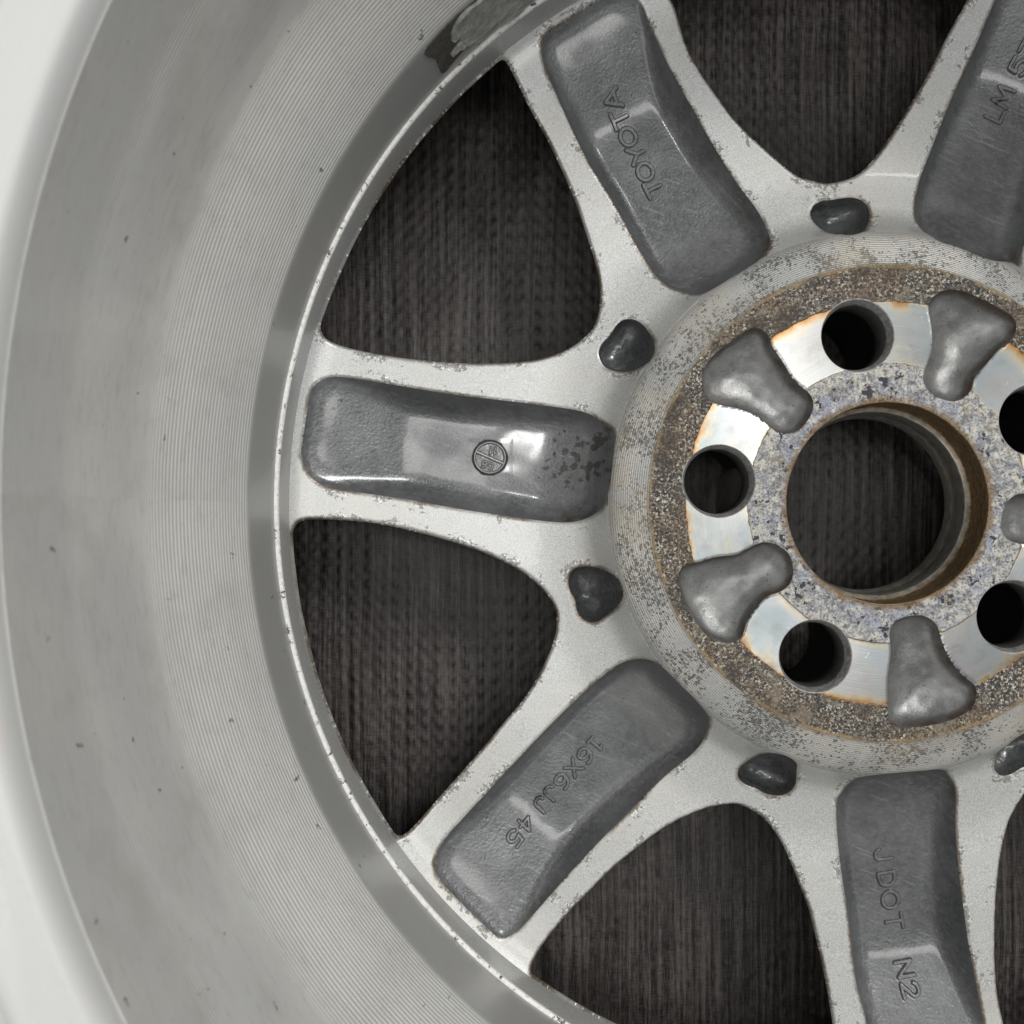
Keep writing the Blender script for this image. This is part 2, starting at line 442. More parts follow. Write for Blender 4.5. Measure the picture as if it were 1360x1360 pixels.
def m_mat():
    n = NT('dark_woven_vinyl')
    x, y, z = n.xyz()
    wx = n.math('ADD', x, n.math('MULTIPLY', n.noise(0.012, 2), 4.0))
    v1 = n.comb(n.math('MULTIPLY', wx, 0.75), n.math('MULTIPLY', y, 0.022), 0.0)
    v2 = n.comb(n.math('MULTIPLY', wx, 3.6), n.math('MULTIPLY', y, 0.22), 0.0)
    v3 = n.comb(n.math('MULTIPLY', x, 0.30), n.math('MULTIPLY', y, 2.2), 0.0)
    s1 = n.noise(1.0, 3, 0.55, vec=v1)
    s2 = n.noise(1.0, 3, 0.6, vec=v2)
    s3 = n.noise(1.0, 3, 0.6, vec=v3)
    big = n.noise(0.03, 3, 0.5)
    s = n.math('ADD', n.math('MULTIPLY', s1, 0.45), n.math('ADD', n.math('MULTIPLY', s2, 0.35), n.math('MULTIPLY', s3, 0.20)))
    col = n.mix(n.ramp(s, 0.40, 0.66), (0.006, 0.0048, 0.0044), (0.118, 0.103, 0.097))
    col = n.mix(n.ramp(big, 0.4, 0.65, 0, 0.35), col, (0.018, 0.012, 0.012))
    return n.out(col, n.ramp(s, 0.3, 0.7, 0.45, 0.6), 0.0, n.bump(s, 0.3, 0.6), spec=0.35)


PAINT = m_paint()
CAST = m_cast('grey_cast_recess', (0.155, 0.16, 0.162), (0.095, 0.098, 0.10), 0.36, pits=0.3)
CAST_PIT = m_cast('grey_cast_recess_pitted', (0.16, 0.165, 0.167), (0.10, 0.103, 0.105), 0.34, pits=1.0,
                  cluster=((-92, 13, 16, 0.20), (-84, 22, 11, 0.20), (-85, 10, 12, 0.17), (-167, 31, 4.5, 0.17)))
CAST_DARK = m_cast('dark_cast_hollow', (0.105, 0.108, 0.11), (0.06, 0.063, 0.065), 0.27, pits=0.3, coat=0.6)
RELIEF = m_relief()
FACE = m_face()
RING = m_ring()
BARREL = m_barrel()
LEDGE = m_ledge()
BORE = m_bore()
LUG = m_lug()
MAT = m_mat()
TAPE = m_plain('brown_tape_residue', (0.07, 0.062, 0.052), 0.7, 0, 0.6, 0.3, 0.2)
FOIL = m_plain('torn_grey_foam', (0.30, 0.30, 0.285), 0.75, 0, 0.35, 0.22, 0.4)

# ------------------------------------------------------------------ object helpers
C = scene.collection


def put(name, me, mat, parent=None, label=None):
    me.name = name
    o = bpy.data.objects.new(name, me)
    C.objects.link(o)
    if mat is not None:
        if not me.materials:
            me.materials.append(mat)
        else:
            me.materials[0] = mat
    if parent is not None:
        o.parent = parent
    if label:
        o['label'] = label
    return o


def mesh_np(name, V, F, smooth=True, attrs=None):
    """V in millimetres, F int array of triangles or quads (one size)"""
    me = bpy.data.meshes.new(name)
    V = np.asarray(V, np.float64)*MM
    F = np.asarray(F, np.int32)
    k = F.shape[1]
    me.vertices.add(len(V))
    me.vertices.foreach_set('co', V.astype(np.float32).ravel())
    me.loops.add(F.size)
    me.loops.foreach_set('vertex_index', F.ravel())
    me.polygons.add(len(F))
    me.polygons.foreach_set('loop_start', np.arange(0, F.size, k, dtype=np.int32))
    try:
        me.polygons.foreach_set('loop_total', np.full(len(F), k, np.int32))
    except Exception:
        pass
    me.update(calc_edges=True)
    me.polygons.foreach_set('use_smooth', np.full(len(F), smooth, bool))
    if attrs:
        for kk, vv in attrs.items():
            at = me.attributes.new(kk, 'FLOAT', 'POINT')
            at.data.foreach_set('value', np.asarray(vv, np.float32))
    me.validate()
    return me


def lathe(name, prof, n=256, centre=(0, 0), wob=None):
    """prof: list of (r, z) world mm; faces towards decreasing r when z rises"""
    prof = np.array(prof, float)
    a = np.linspace(0, 2*np.pi, n, endpoint=False)
    V = np.empty((len(prof), n, 3))
    rr = prof[:, 0][:, None] + (wob(a, prof) if wob else 0)
    V[:, :, 0] = centre[0] + rr*np.cos(a)
    V[:, :, 1] = centre[1] + rr*np.sin(a)
    V[:, :, 2] = prof[:, 1][:, None]
    V = V.reshape(-1, 3)
    i = np.arange(len(prof)-1)[:, None]
    j = np.arange(n)[None, :]
    jn = (j+1) % n
    F = np.stack([i*n+j+0*jn, (i+1)*n+j, (i+1)*n+jn+0*i, i*n+jn], -1).reshape(-1, 4)
    return mesh_np(name, V, F)


# ------------------------------------------------------------------ measured outlines
cxr, sxr, cyr, syr = math.cos(RX), math.sin(RX), math.cos(RY), math.sin(RY)
ROT = np.array([[cyr, 0, syr], [0, 1, 0], [-syr, 0, cyr]]) @ np.array([[1, 0, 0], [0, cxr, -sxr], [0, sxr, cxr]])


def un(P, z):
    """photo measurement -> plan position in mm on a surface of height z (relative to the hub face; number or function of r)"""
    P = np.atleast_2d(np.array(P, float))
    d = np.c_[(P[:, 0]-680)/FPX, -(P[:, 1]-680)/FPX, -np.ones(len(P))] @ ROT.T
    zz = np.full(len(P), -18.0) if callable(z) else np.full(len(P), float(z))
    for _ in range(6):
        t = (zz-CAM[2])/d[:, 2]
        q = np.c_[CAM[0]+d[:, 0]*t, CAM[1]+d[:, 1]*t]
        if not callable(z):
            break
        zz = 0.5*zz+0.5*z(np.hypot(q[:, 0], q[:, 1]))
    return q


ZR = np.array([0, 70.3, 71.0, 78, 81, 82.5, 84, 86, 88.5, 92, 100, 105.5, 108, 122, 126, 162, 166, 174, 177.5, 179, 180.5])
ZZ = np.array([0, 0, -0.5, -3.0, -4.6, -6.5, -10, -13.4, -15.5, -17.0, -18.7, -19.4, -19.2, -18.6, -18.3, -17.4, -17.0, -15.6, -14.4, -13.6, -12.4])
_rt = np.arange(0, 190, 0.1)
_zt = np.interp(_rt, ZR, ZZ)
_k = np.exp(-0.5*(np.arange(-30, 31)/9.0)**2)
_k /= _k.sum()
_zs = np.convolve(np.pad(_zt, 30, 'edge'), _k, 'valid')
_k2 = np.exp(-0.5*(np.arange(-120, 121)/34.0)**2)
_k2 /= _k2.sum()
_z2 = np.convolve(np.pad(_zt, 120, 'edge'), _k2, 'valid')
_w2 = np.clip((_rt-90)/8.0, 0, 1)*np.clip((172-_rt)/6.0, 0, 1)
_zs = _zs*(1-_w2)+_z2*_w2
_wm = np.clip((_rt-71.5)/2.0, 0, 1)
_zs = _zt*(1-_wm)+_zs*_wm
zs = lambda r: np.interp(r, _rt, _zs)

WIN = {0: [(422,412),(422,432),(429,446),(442,455),(477,465),(535,475),(597,481),(647,482),(700,479),(746,467),(775,449),(791,429),(797,397),(794,361),(781,316),(762,261),(733,196),(703,141),(689,112),(677,88),(670,76),(663,72),(652,74),(627,90),(594,123),(546,183),(506,243),(477,298),(461,329),(438,381)],
 1: [(385,721),(386,707),(395,694),(415,690),(489,694),(566,710),(636,732),(691,758),(722,784),(737,806),(739,832),(731,865),(702,920),(668,962),(631,1006),(557,1090),(536,1110),(525,1113),(514,1110),(503,1096),(478,1048),(448,1000),(419,916),(397,817),(386,751)]}
WIN_OPEN = {2: [(753,1346),(728,1331),(709,1312),(705,1294),(713,1268),(746,1224),(800,1167),(833,1138),(882,1101),(928,1078),(965,1070),(985,1070),(1014,1087),(1035,1113),(1051,1146),(1072,1200),(1078,1219),(1095,1292),(1107,1360)],
 -1: [(1285,0),(1266,34),(1229,106),(1187,175),(1153,220),(1129,236),(1100,242),(1076,237),(1059,232),(1027,206),(983,165),(945,115),(915,65),(898,12),(893,0)]}
POC = {0: [(399,605),(400,580),(406,530),(415,515),(432,502),(460,501),(510,509),(560,517),(610,525),(654,530),(728,539),(775,547),(801,561),(816,578),(814,611),(808,655),(797,677),(775,690),(746,694),(691,688),(617,677),(544,664),(470,653),(433,646),(411,631)],
 1: [(577,1154),(579,1138),(591,1114),(624,1077),(675,1022),(726,968),(777,918),(810,891),(827,880),(854,875),(875,882),(898,904),(929,935),(941,955),(936,979),(919,1002),(878,1036),(827,1087),(777,1138),(726,1195),(702,1222),(685,1239),(665,1247),(641,1239),(608,1205),(584,1178)],
 -1: [(720,59),(724,38),(739,21),(774,0),(812,-12),(848,0),(862,29),(886,82),(915,135),(945,188),(974,235),(1004,276),(1018,303),(1023,321),(1015,338),(998,353),(968,371),(945,385),(930,391),(909,388),(886,379),(868,362),(845,324),(812,265),(783,218),(754,159),(733,112),(721,82)]}
POC_OPEN = {2: [(1151,1360),(1145,1333),(1136,1298),(1128,1225),(1119,1166),(1113,1116),(1111,1078),(1113,1060),(1125,1045),(1142,1031),(1181,1026),(1225,1022),(1245,1020),(1257,1026),(1266,1039),(1270,1057),(1270,1107),(1275,1166),(1286,1248),(1298,1313),(1307,1360)],
 -2: [(1322,0),(1285,87),(1261,138),(1235,204),(1221,241),(1215,275),(1217,290),(1225,305),(1240,320),(1270,330),(1307,345),(1327,350),(1342,347),(1357,337)]}
SMALL = {0: [(795,470),(799,457),(810,445),(820,430),(830,424),(842,424),(855,432),(865,447),(870,462),(867,475),(855,486),(837,493),(817,493),(802,486)],
 1: [(755,770),(760,757),(775,752),(797,755),(817,765),(827,780),(827,795),(815,810),(797,824),(785,827),(772,821),(766,810),(764,797),(757,785)],
 2: [(980,1032),(982,1020),(990,1013),(1004,1004),(1018,1000),(1036,1001),(1052,1008),(1058,1016),(1058,1032),(1056,1044),(1046,1054),(1033,1057),(1016,1054),(1004,1047),(990,1042)],
 -1: [(1076,284),(1080,274),(1090,267),(1105,265),(1130,262),(1145,266),(1153,275),(1155,288),(1150,303),(1137,312),(1118,313),(1100,310),(1088,302),(1080,294)]}
REL = {0: [(932,505),(937,485),(955,465),(980,447),(997,436),(1012,437),(1022,447),(1026,460),(1040,480),(1055,505),(1075,522),(1081,535),(1077,552),(1062,571),(1047,576),(1030,572),(1017,562),(1005,552),(980,542),(955,537),(942,531),(935,520)],
 -1: [(1235,400),(1245,390),(1260,384),(1282,387),(1315,402),(1342,417),(1351,432),(1345,450),(1327,465),(1312,482),(1295,502),(1291,517),(1280,529),(1265,533),(1245,527),(1230,514),(1227,497),(1235,477),(1239,452),(1237,427),(1234,412)],
 1: [(901,770),(907,752),(930,746),(950,740),(980,736),(1000,725),(1017,720),(1035,725),(1049,737),(1054,757),(1050,775),(1037,786),(1020,792),(1005,807),(992,827),(985,847),(970,854),(952,851),(935,840),(917,815),(905,790)],
 2: [(1180,955),(1180,905),(1184,867),(1182,840),(1190,825),(1210,818),(1230,819),(1245,830),(1250,847),(1260,872),(1277,895),(1295,910),(1298,922),(1292,940),(1275,952),(1245,962),(1200,967),(1185,962)]}


def smooth_poly(P, step=0.5, sigma=1.0):
    P = np.asarray(P, float)
    n = len(P)
    out = []
    for i in range(n):                                   # Catmull-Rom
        p0, p1, p2, p3 = P[i-1], P[i], P[(i+1) % n], P[(i+2) % n]
        t = np.linspace(0, 1, 24, endpoint=False)[:, None]
        out.append(0.5*((2*p1)+(-p0+p2)*t+(2*p0-5*p1+4*p2-p3)*t*t+(-p0+3*p1-3*p2+p3)*t**3))
    Q = np.concatenate(out)
    L = np.r_[0, np.cumsum(np.hypot(*np.diff(np.r_[Q, Q[:1]], axis=0).T))]
    m = int(L[-1]/step)
    s = np.linspace(0, L[-1], m, endpoint=False)
    QQ = np.r_[Q, Q[:1]]
    R = np.c_[np.interp(s, L, QQ[:, 0]), np.interp(s, L, QQ[:, 1])]
    if sigma > 0:
        w = int(4*sigma/step)+1
        k = np.exp(-0.5*(np.arange(-w, w+1)*step/sigma)**2)
        k /= k.sum()
        for c in (0, 1):
            R[:, c] = np.convolve(np.r_[R[-w:, c], R[:, c], R[:w, c]], k, 'valid')
    return R


def rot(P, ang):
    c, s = math.cos(ang), math.sin(ang)
    return np.c_[P[:, 0]*c-P[:, 1]*s, P[:, 0]*s+P[:, 1]*c]


def clampr(P, rmax):
    r = np.hypot(P[:, 0], P[:, 1])
    return P*(np.minimum(r, rmax)/r)[:, None]


S7 = 2*math.pi/7
A0 = math.radians(146.88)                       # middle of the upper left opening
MEANW = WIN[0]


def complete(open_px, full_poly, k, rcut):
    """outline seen only in part: finish it beyond the frame with the same shape turned from a neighbour"""
    q = un(open_px, zs)
    f = rot(full_poly, k)
    r = np.hypot(f[:, 0], f[:, 1])
    a_c = math.atan2(f[:, 1].mean(), f[:, 0].mean())
    tail = f[r > rcut]
    t = lambda P: (np.arctan2(P[:, 1], P[:, 0])-a_c+math.pi) % (2*math.pi)-math.pi
    # order the tail so that it continues from the end of q to its start
    ta = t(tail)
    idx = np.argsort(ta)
    tail = tail[idx]
    if abs(t(q[-1:])[0]-t(tail[:1])[0]) > abs(t(q[-1:])[0]-t(tail[-1:])[0]):
        tail = tail[::-1]
    keep = np.ones(len(tail), bool)
    for j in range(len(q)-1):
        for u in np.linspace(0, 1, 8):
            keep &= np.hypot(*(tail-(q[j]*(1-u)+q[j+1]*u)).T) > 5.0
    tail = tail[keep]
    return np.r_[q, tail[::6] if len(tail) > 12 else tail]


win = {}
for k in (0, 1):
    win[k] = smooth_poly(clampr(un(WIN[k], zs), 179.2), sigma=0.9)
W0s = win[0]
win[2] = smooth_poly(clampr(complete(WIN_OPEN[2], win[1], S7, 168), 179.2), sigma=0.9)
win[-1] = smooth_poly(clampr(complete(WIN_OPEN[-1], win[0], -S7, 163), 179.2), sigma=0.9)
for k in (-2, -3, 3):
    win[k] = rot(win[0] if k < 0 else win[1], k*S7 if k < 0 else (k-1)*S7)
poc = {}
for k in (0, 1, -1):
    poc[k] = smooth_poly(clampr(un(POC[k], zs), 177.0), sigma=0.8)
poc[2] = smooth_poly(complete(POC_OPEN[2], poc[1], S7, 160), sigma=0.8)
poc[-2] = smooth_poly(complete(POC_OPEN[-2], poc[-1], -S7, 150), sigma=0.8)
poc[3] = rot(poc[1], 2*S7)
poc[-3] = rot(poc[-1], -2*S7)
small = {}
for k, p in SMALL.items():
    small[k] = smooth_poly(un(p, zs), 0.4, 0.6)
for k in (3, -2, -3):
    small[k] = rot(small[2], (k-2)*S7) if k > 0 else rot(small[-1], (k+1)*S7)
rel = {k: smooth_poly(un(p, 0), 0.4, 0.6) for k, p in REL.items()}
rel[3] = rot(rel[2], math.radians(72))
LUGC = [(-8.8, 49.5), (-49.8, 6.5), (-21.4, -45.2), (36.9, -33.5), (43.6, 24.4)]

# ------------------------------------------------------------------ the disc: spokes, hub and recesses as one relief, then split
H = 0.45
N = int(2*181.5/H)+1
ax = (np.arange(N)-(N-1)/2)*H
X, Y = np.meshgrid(ax, ax, indexing='xy')


def sdf(poly, margin):
    """signed distance (negative inside) on the grid near poly; elsewhere large"""
    D = np.full((N, N), 99.0)
    x0, y0 = poly.min(0)-margin
    x1, y1 = poly.max(0)+margin
    i0, i1 = np.searchsorted(ax, [x0, x1])
    j0, j1 = np.searchsorted(ax, [y0, y1])
    i0, j0 = max(i0, 0), max(j0, 0)
    gx = X[j0:j1, i0:i1].ravel()
    gy = Y[j0:j1, i0:i1].ravel()
    A = poly
    B = np.roll(poly, -1, 0)
    best = np.full(len(gx), 1e9, np.float32)
    ins = np.zeros(len(gx), bool)
    gx32, gy32 = gx.astype(np.float32), gy.astype(np.float32)
    for (ax_, ay_), (bx_, by_) in zip(A, B):
        ex, ey = bx_-ax_, by_-ay_
        px, py = gx32-np.float32(ax_), gy32-np.float32(ay_)
        t = np.clip((px*np.float32(ex)+py*np.float32(ey))/np.float32(ex*ex+ey*ey+1e-12), 0, 1)
        d = (px-t*np.float32(ex))**2+(py-t*np.float32(ey))**2
        np.minimum(best, d, out=best)
        c = (ay_ > gy) != (by_ > gy)
        if c.any():
            xi = ax_+(gy-ay_)*ex/(ey if abs(ey) > 1e-12 else 1e-12)
            ins ^= c & (gx < xi)
    d = np.sqrt(best)
    d[ins] *= -1
    D[j0:j1, i0:i1] = d.reshape(j1-j0, i1-i0)
    return D


def thin(poly, step):
    m = max(1, int(round(step/0.5)))
    return poly[::m]


sw = {k: sdf(thin(win[k], 1.0), 7) for k in win}
sp_ = {k: sdf(thin(poc[k], 1.0), 7) for k in poc}
ss = {k: sdf(small[k][::2], 5) for k in small}
sr = {k: sdf(rel[k][::2], 3) for k in rel}
R = np.hypot(X, Y)
slug = [np.hypot(X-c[0], Y-c[1])-10.9 for c in LUGC]
SW = np.minimum.reduce(list(sw.values()))
SP = np.minimum.reduce(list(sp_.values()))
SS = np.minimum.reduce(list(ss.values()))
SR = np.minimum.reduce(list(sr.values()))
SL = np.minimum.reduce(slug)
fields = [SW, SP, SS, SR, SL, R-70.3, R-82.0, R-30.0, R-179.75]

# snap grid points to the nearest contour so that every edge is clean
PX, PY = X.copy(), Y.copy()
best = np.full((N, N), 0.52*H)
SN = np.full((N, N), -1, np.int8)
for fi, f in enumerate(fields):
    gy_, gx_ = np.gradient(f, H)
    g = np.hypot(gx_, gy_)+1e-9
    k = (np.abs(f) < best) & (np.abs(f) < 50) & (g > 0.4) & (g < 2)
    if fi in (5, 6):                              # turned rings do not cut through recesses
        k &= (SR > H) & (SP > H)
    best[k] = np.abs(f)[k]
    PX[k] = X[k]-f[k]*gx_[k]/g[k]**2
    PY[k] = Y[k]-f[k]*gy_[k]/g[k]**2
    SN[k] = fi

for fi, f in enumerate((SW, SP, SS, SR, SL)):
    f[SN == fi] = 0.0
rng = np.random.default_rng(4)


def vnoise(x, y, scale, seed):
    r = np.random.default_rng(seed)
    T = r.random((64, 64))
    u, v = x*scale, y*scale
    i, j = np.floor(u).astype(int), np.floor(v).astype(int)
    fu, fv = u-i, v-j
    fu, fv = fu*fu*(3-2*fu), fv*fv*(3-2*fv)
    g = lambda a, b: T[a % 64, b % 64]
    return (g(i, j)*(1-fu)*(1-fv)+g(i+1, j)*fu*(1-fv)+g(i, j+1)*(1-fu)*fv+g(i+1, j+1)*fu*fv)-0.5


def fnoise(x, y, s, seed):
    return vnoise(x, y, s, seed)+0.5*vnoise(x, y, s*2.1, seed+1)+0.25*vnoise(x, y, s*4.3, seed+2)


PR_ = np.hypot(PX, PY)
Z = zs(PR_)
Z += 0.05*fnoise(PX, PY, 0.12, 11)*(PR_ > 83)
# rounded lips of openings and recesses


def roundlip(f, rad):
    s = np.clip(f, 0, rad)
    return -(rad-np.sqrt(np.maximum(rad*rad-(rad-s)**2, 0)))


lipw = roundlip(SW, 1.1)+0.12*fnoise(PX, PY, 0.5, 77)*(SW < 0.8)
Z = np.where(SW > -H, Z+lipw, Z)
Z = np.where((SP > 0) & (SP < 1), Z+0.5*roundlip(SP, 0.7), Z)
Z = np.where((SS > 0) & (SS < 1), Z+0.6*roundlip(SS, 0.8), Z)


def sst(t):
    t = np.clip(t, 0, 1)
    return t*t*(3-2*t)


def pocket_z():
    s = np.maximum(-SP, 0)
    # floor height: flat well towards the hub, a crease, then a ramp up to the rim
    rt = np.arange(70, 190, 0.25)
    ft = np.interp(rt, [70, 84, 90, 100, 120, 143, 147, 160, 172, 178, 190], [-17.0, -19.5, -23.2, -27.0, -29.2, -29.2, -27.9, -22.6, -17.9, -16.0, -15.8])
    kk = np.exp(-0.5*(np.arange(-60, 61)*0.25/3.4)**2)
    kk /= kk.sum()
    ft = np.convolve(np.pad(ft, 60, 'edge'), kk, 'valid')
    fl = np.interp(PR_, rt, ft)
    fl = fl+0.25*fnoise(PX, PY, 0.07, 31)+0.05*fnoise(PX, PY, 0.4, 35)
    top = zs(PR_)-0.3
    depth = np.maximum(top-fl, 1.2)
    wall = 3.2+0.34*depth
    t = np.clip(s/wall, 0, 1)
    prof = 1-(1-t)**2.1
    return top-depth*prof


def dome(SF, amp_pow, seed, amp, ns):
    """smooth bowl shape 0..1 inside SF<0 (membrane under pressure), no ridges"""
    U = np.zeros((N, N))
    for f in SF.values():
        jj, ii = np.where(f < 0)
        j0, j1, i0, i1 = jj.min()-2, jj.max()+3, ii.min()-2, ii.max()+3
        m = f[j0:j1, i0:i1] < 0.6*H
        u = np.zeros(m.shape)
        pr = 1.0+0*u
        for _ in range(900):
            v = 0.25*(np.roll(u, 1, 0)+np.roll(u, -1, 0)+np.roll(u, 1, 1)+np.roll(u, -1, 1))+pr*0.25
            u = np.where(m, v, 0)
        u /= u.max()
        U[j0:j1, i0:i1] = np.where(m, u, U[j0:j1, i0:i1])
    F_ = np.minimum.reduce(list(SF.values()))
    F_ = np.where((F_ < 2) & ((SN == 2) | (SN == 3)), 0, F_)
    return U**amp_pow*np.clip(-F_/1.1, 0, 1)**0.5


def bowl(SF, depth, width, amp, ns, seed, top):
    s = np.maximum(-SF, 0)
    t = np.clip(s/width, 0, 1)
    p = np.sqrt(np.maximum(1-(1-t)**2, 0))*0.45+sst(t)*0.55
    return top-depth*p+amp*fnoise(PX, PY, ns, seed)*sst(s/3)


Z = np.where(SP <= 0, pocket_z(), Z)


def mblur(A, M, sig):
    w = int(3*sig)+1
    k = np.exp(-0.5*(np.arange(-w, w+1)/sig)**2)
    num, den = np.where(M, A, 0.0), M.astype(float)
    for axis in (0, 1):
        n2, d2 = np.zeros_like(num), np.zeros_like(den)
        for j_, kv in zip(range(-w, w+1), k):
            n2 += kv*np.roll(num, j_, axis)
            d2 += kv*np.roll(den, j_, axis)
        num, den = n2, d2
    return num/np.maximum(den, 1e-9)


PM = SP <= 0
ZB = mblur(Z, PM, 3.0)
wb_ = sst((-SP-0.6)/2.6)
Z = np.where(PM, Z*(1-wb_)+ZB*wb_, Z)
US = dome(ss, 0.5, 51, 0, 0)
Z = np.where(SS <= 0, zs(PR_)-0.3-US*(9.0+2.2*fnoise(PX, PY, 0.11, 51)), Z)
UR = dome(sr, 0.50, 61, 0, 0)
Z = np.where(SR <= 0, -0.4-UR*(7.2+1.3*fnoise(PX, PY, 0.085, 61))+0.12*fnoise(PX, PY, 0.25, 65)*sst(UR*2), Z)
# pitted faces of the hub
Zp = 0.10*fnoise(PX, PY, 0.55, 21)+0.12*fnoise(PX, PY, 1.1, 24)
band = ((PR_ > 60) & (PR_ < 70)) | (PR_ < 40.6)
Z = np.where(band & (SR > 0.4), Z+Zp-0.12, Z)
Z = np.where((SR > 0) & (SR < 0.8), Z+0.5*roundlip(SR, 0.8), Z)
ZW = Z+HUBZ

EDGE = np.minimum(np.minimum(np.abs(SW), np.abs(SP)), np.minimum(np.abs(SS), np.abs(SR)))
EDGE = np.minimum(EDGE, 60)

# triangles
i = np.arange(N-1)
I0 = (i[:, None]*N+i[None, :]).ravel()
q = np.stack([I0, I0+1, I0+N+1, I0+N], 1)
keep = (R.ravel()[q] < 181).all(1) & (R.ravel()[q] > 28.5).all(1)
q = q[keep]
sn = SN.ravel()
on = sn[q] >= 0
diag02 = on[:, 0] & on[:, 2]
diag13 = on[:, 1] & on[:, 3] & ~diag02
T = np.where(diag13[:, None], q[:, [0, 1, 3, 1, 2, 3]], q[:, [0, 1, 2, 0, 2, 3]]).reshape(-1, 3)


def tri_side(f, fi):
    """True where the triangle lies inside f<0; corners snapped onto this contour do not vote"""
    v = f.ravel()[T]
    v = np.where(sn[T] == fi, 0.0, v)
    return v.sum(1) < 0


in_w, in_p, in_s, in_r, in_l = [tri_side(f, j) for j, f in enumerate((SW, SP, SS, SR, SL))]
r703, r82 = tri_side(R-70.3, 5), tri_side(R-82.0, 6)
in_b = tri_side(R-30.0, 7)
in_o = tri_side(R-179.75, 8)
solid = ~in_w & ~in_l & ~in_b & in_o
tc = T[:, 0]
tang = np.arctan2(PY.ravel()[tc], PX.ravel()[tc])
VV = np.c_[PX.ravel(), PY.ravel(), ZW.ravel()]
EE = EDGE.ravel()


def sub(mask, name):
    t = T[mask]
    u, inv = np.unique(t.ravel(), return_inverse=True)
    return mesh_np(name, VV[u], inv.reshape(-1, 3), attrs={'edge_mm': EE[u]})


wheel = bpy.data.objects.new('alloy_wheel', None)
C.objects.link(wheel)
wheel['label'] = 'silver seven-spoke alloy wheel lying face down, its corroded back and bore up'
wheel['category'] = 'car wheel'
wheel.empty_display_size = 0.05


def sector(angle_mid, k):
    d = (tang-(angle_mid+k*S7)+math.pi) % (2*math.pi)-math.pi
    return np.abs(d) <= S7/2


SPK_LABEL = {0: 'spoke with round date stamp in its pitted recess', 1: 'spoke stamped 16X6JJ 45', -1: 'spoke with raised brand lettering',
             2: 'spoke stamped J DOT N2', -2: 'spoke stamped LM 57'}
spoke_mask_base = solid & ~r82 & ~in_p & ~in_s & ~in_r
spokes = {}
for k in (0, 1, -1, 2, -2, 3, -3):
    sec = sector(A0+S7/2, k)                      # spoke k sits between openings k and k+1
    me = sub(spoke_mask_base & sec, 'spoke')
    # ---- side walls where this spoke meets the openings
    spokes[k] = put('spoke', me, PAINT, wheel, SPK_LABEL.get(k))
    t = solid & in_p & sec
    pm = sub(t, 'spoke_recess')
    put('spoke_recess', pm, CAST_PIT if k == 0 else CAST, spokes[k])

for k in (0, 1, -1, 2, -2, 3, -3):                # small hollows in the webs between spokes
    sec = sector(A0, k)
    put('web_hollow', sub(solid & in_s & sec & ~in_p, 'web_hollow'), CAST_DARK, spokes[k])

# walls of the seven openings: from the rounded lip downwards, undercut as cast
for k in win:
    P = win[k]
    n = len(P)
    cen = P.mean(0)
    tg = np.roll(P, -1, 0)-np.roll(P, 1, 0)
    nr = np.c_[tg[:, 1], -tg[:, 0]]
    nr /= np.hypot(nr[:, 0], nr[:, 1])[:, None]+1e-9
    if ((P-cen)*nr).sum() < 0:
        nr = -nr
    rr = np.hypot(P[:, 0], P[:, 1])
    outer = sst((rr-176.5)/2.5)[:, None]*0.0
    zt = zs(rr)+HUBZ-1.1
    rows = []
    for dz, off in ((0.0, 0.0), (-1.0, 0.15), (-3, 1.2), (-6, 2.9), (-10, 4.8), (-13, 6.0)):
        wn = 0.10*fnoise(P[:, 0]+dz, P[:, 1], 0.5, 91)[:, None]
        o_ = (off+(wn if dz < 0 else 0))*(1-outer)
        Q = P+nr*o_
        rows.append(np.c_[Q, np.maximum(zt+dz, 3)])
    V = np.array(rows).reshape(-1, 3)
    ii = np.arange(len(rows)-1)[:, None]
    jj = np.arange(n)[None, :]
    jn = (jj+1) % n
    F = np.stack([ii*n+jj, ii*n+jn+0*ii, (ii+1)*n+jn, (ii+1)*n+jj], -1).reshape(-1, 4)
    me = mesh_np('opening_wall', V, F, attrs={'edge_mm': np.full(len(V), 0.4)})
    put('opening_wall', me, PAINT, wheel)

# ------------------------------------------------------------------ hub
hub = put('hub', sub(solid & r82 & ~r703 & ~in_r & ~in_p, 'hub'), RING, wheel)
hub['label'] = 'turned grey hub ring speckled with pits'
face = put('mounting_face', sub(solid & r703 & ~in_r, 'mounting_face'), FACE, wheel)
face['label'] = 'corroded mounting face with shiny band between rusty edges'
for k in rel:
    c = rel[k].mean(0)
    t3 = VV[T[:, 0]]
    near = np.hypot(t3[:, 0]-c[0], t3[:, 1]-c[1]) < 26
    put('casting_pocket', sub(solid & in_r & near, 'casting_pocket'), RELIEF, face)
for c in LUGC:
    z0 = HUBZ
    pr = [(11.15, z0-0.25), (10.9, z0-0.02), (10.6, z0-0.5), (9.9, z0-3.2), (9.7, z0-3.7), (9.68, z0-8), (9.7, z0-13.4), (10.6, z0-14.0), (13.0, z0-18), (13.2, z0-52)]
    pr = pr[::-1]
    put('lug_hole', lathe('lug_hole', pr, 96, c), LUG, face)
z0 = HUBZ
pr = [(30.3, z0-0.5), (29.95, z0-0.1), (29.75, z0-0.7), (29.7, z0-5), (29.8, z0-11.2), (29.4, z0-11.8), (28.3, z0-12.2), (28.0, z0-12.8), (27.95, z0-18.6), (28.2, z0-19.4),
      (27.7, z0-20.4), (27.3, z0-21.2), (27.1, z0-22), (27.2, z0-25), (27.3, z0-25.3), (31, z0-27), (40, z0-29), (40.5, z0-52)]
put('centre_bore', lathe('centre_bore', pr[::-1], 256), BORE, face)

# ------------------------------------------------------------------ barrel


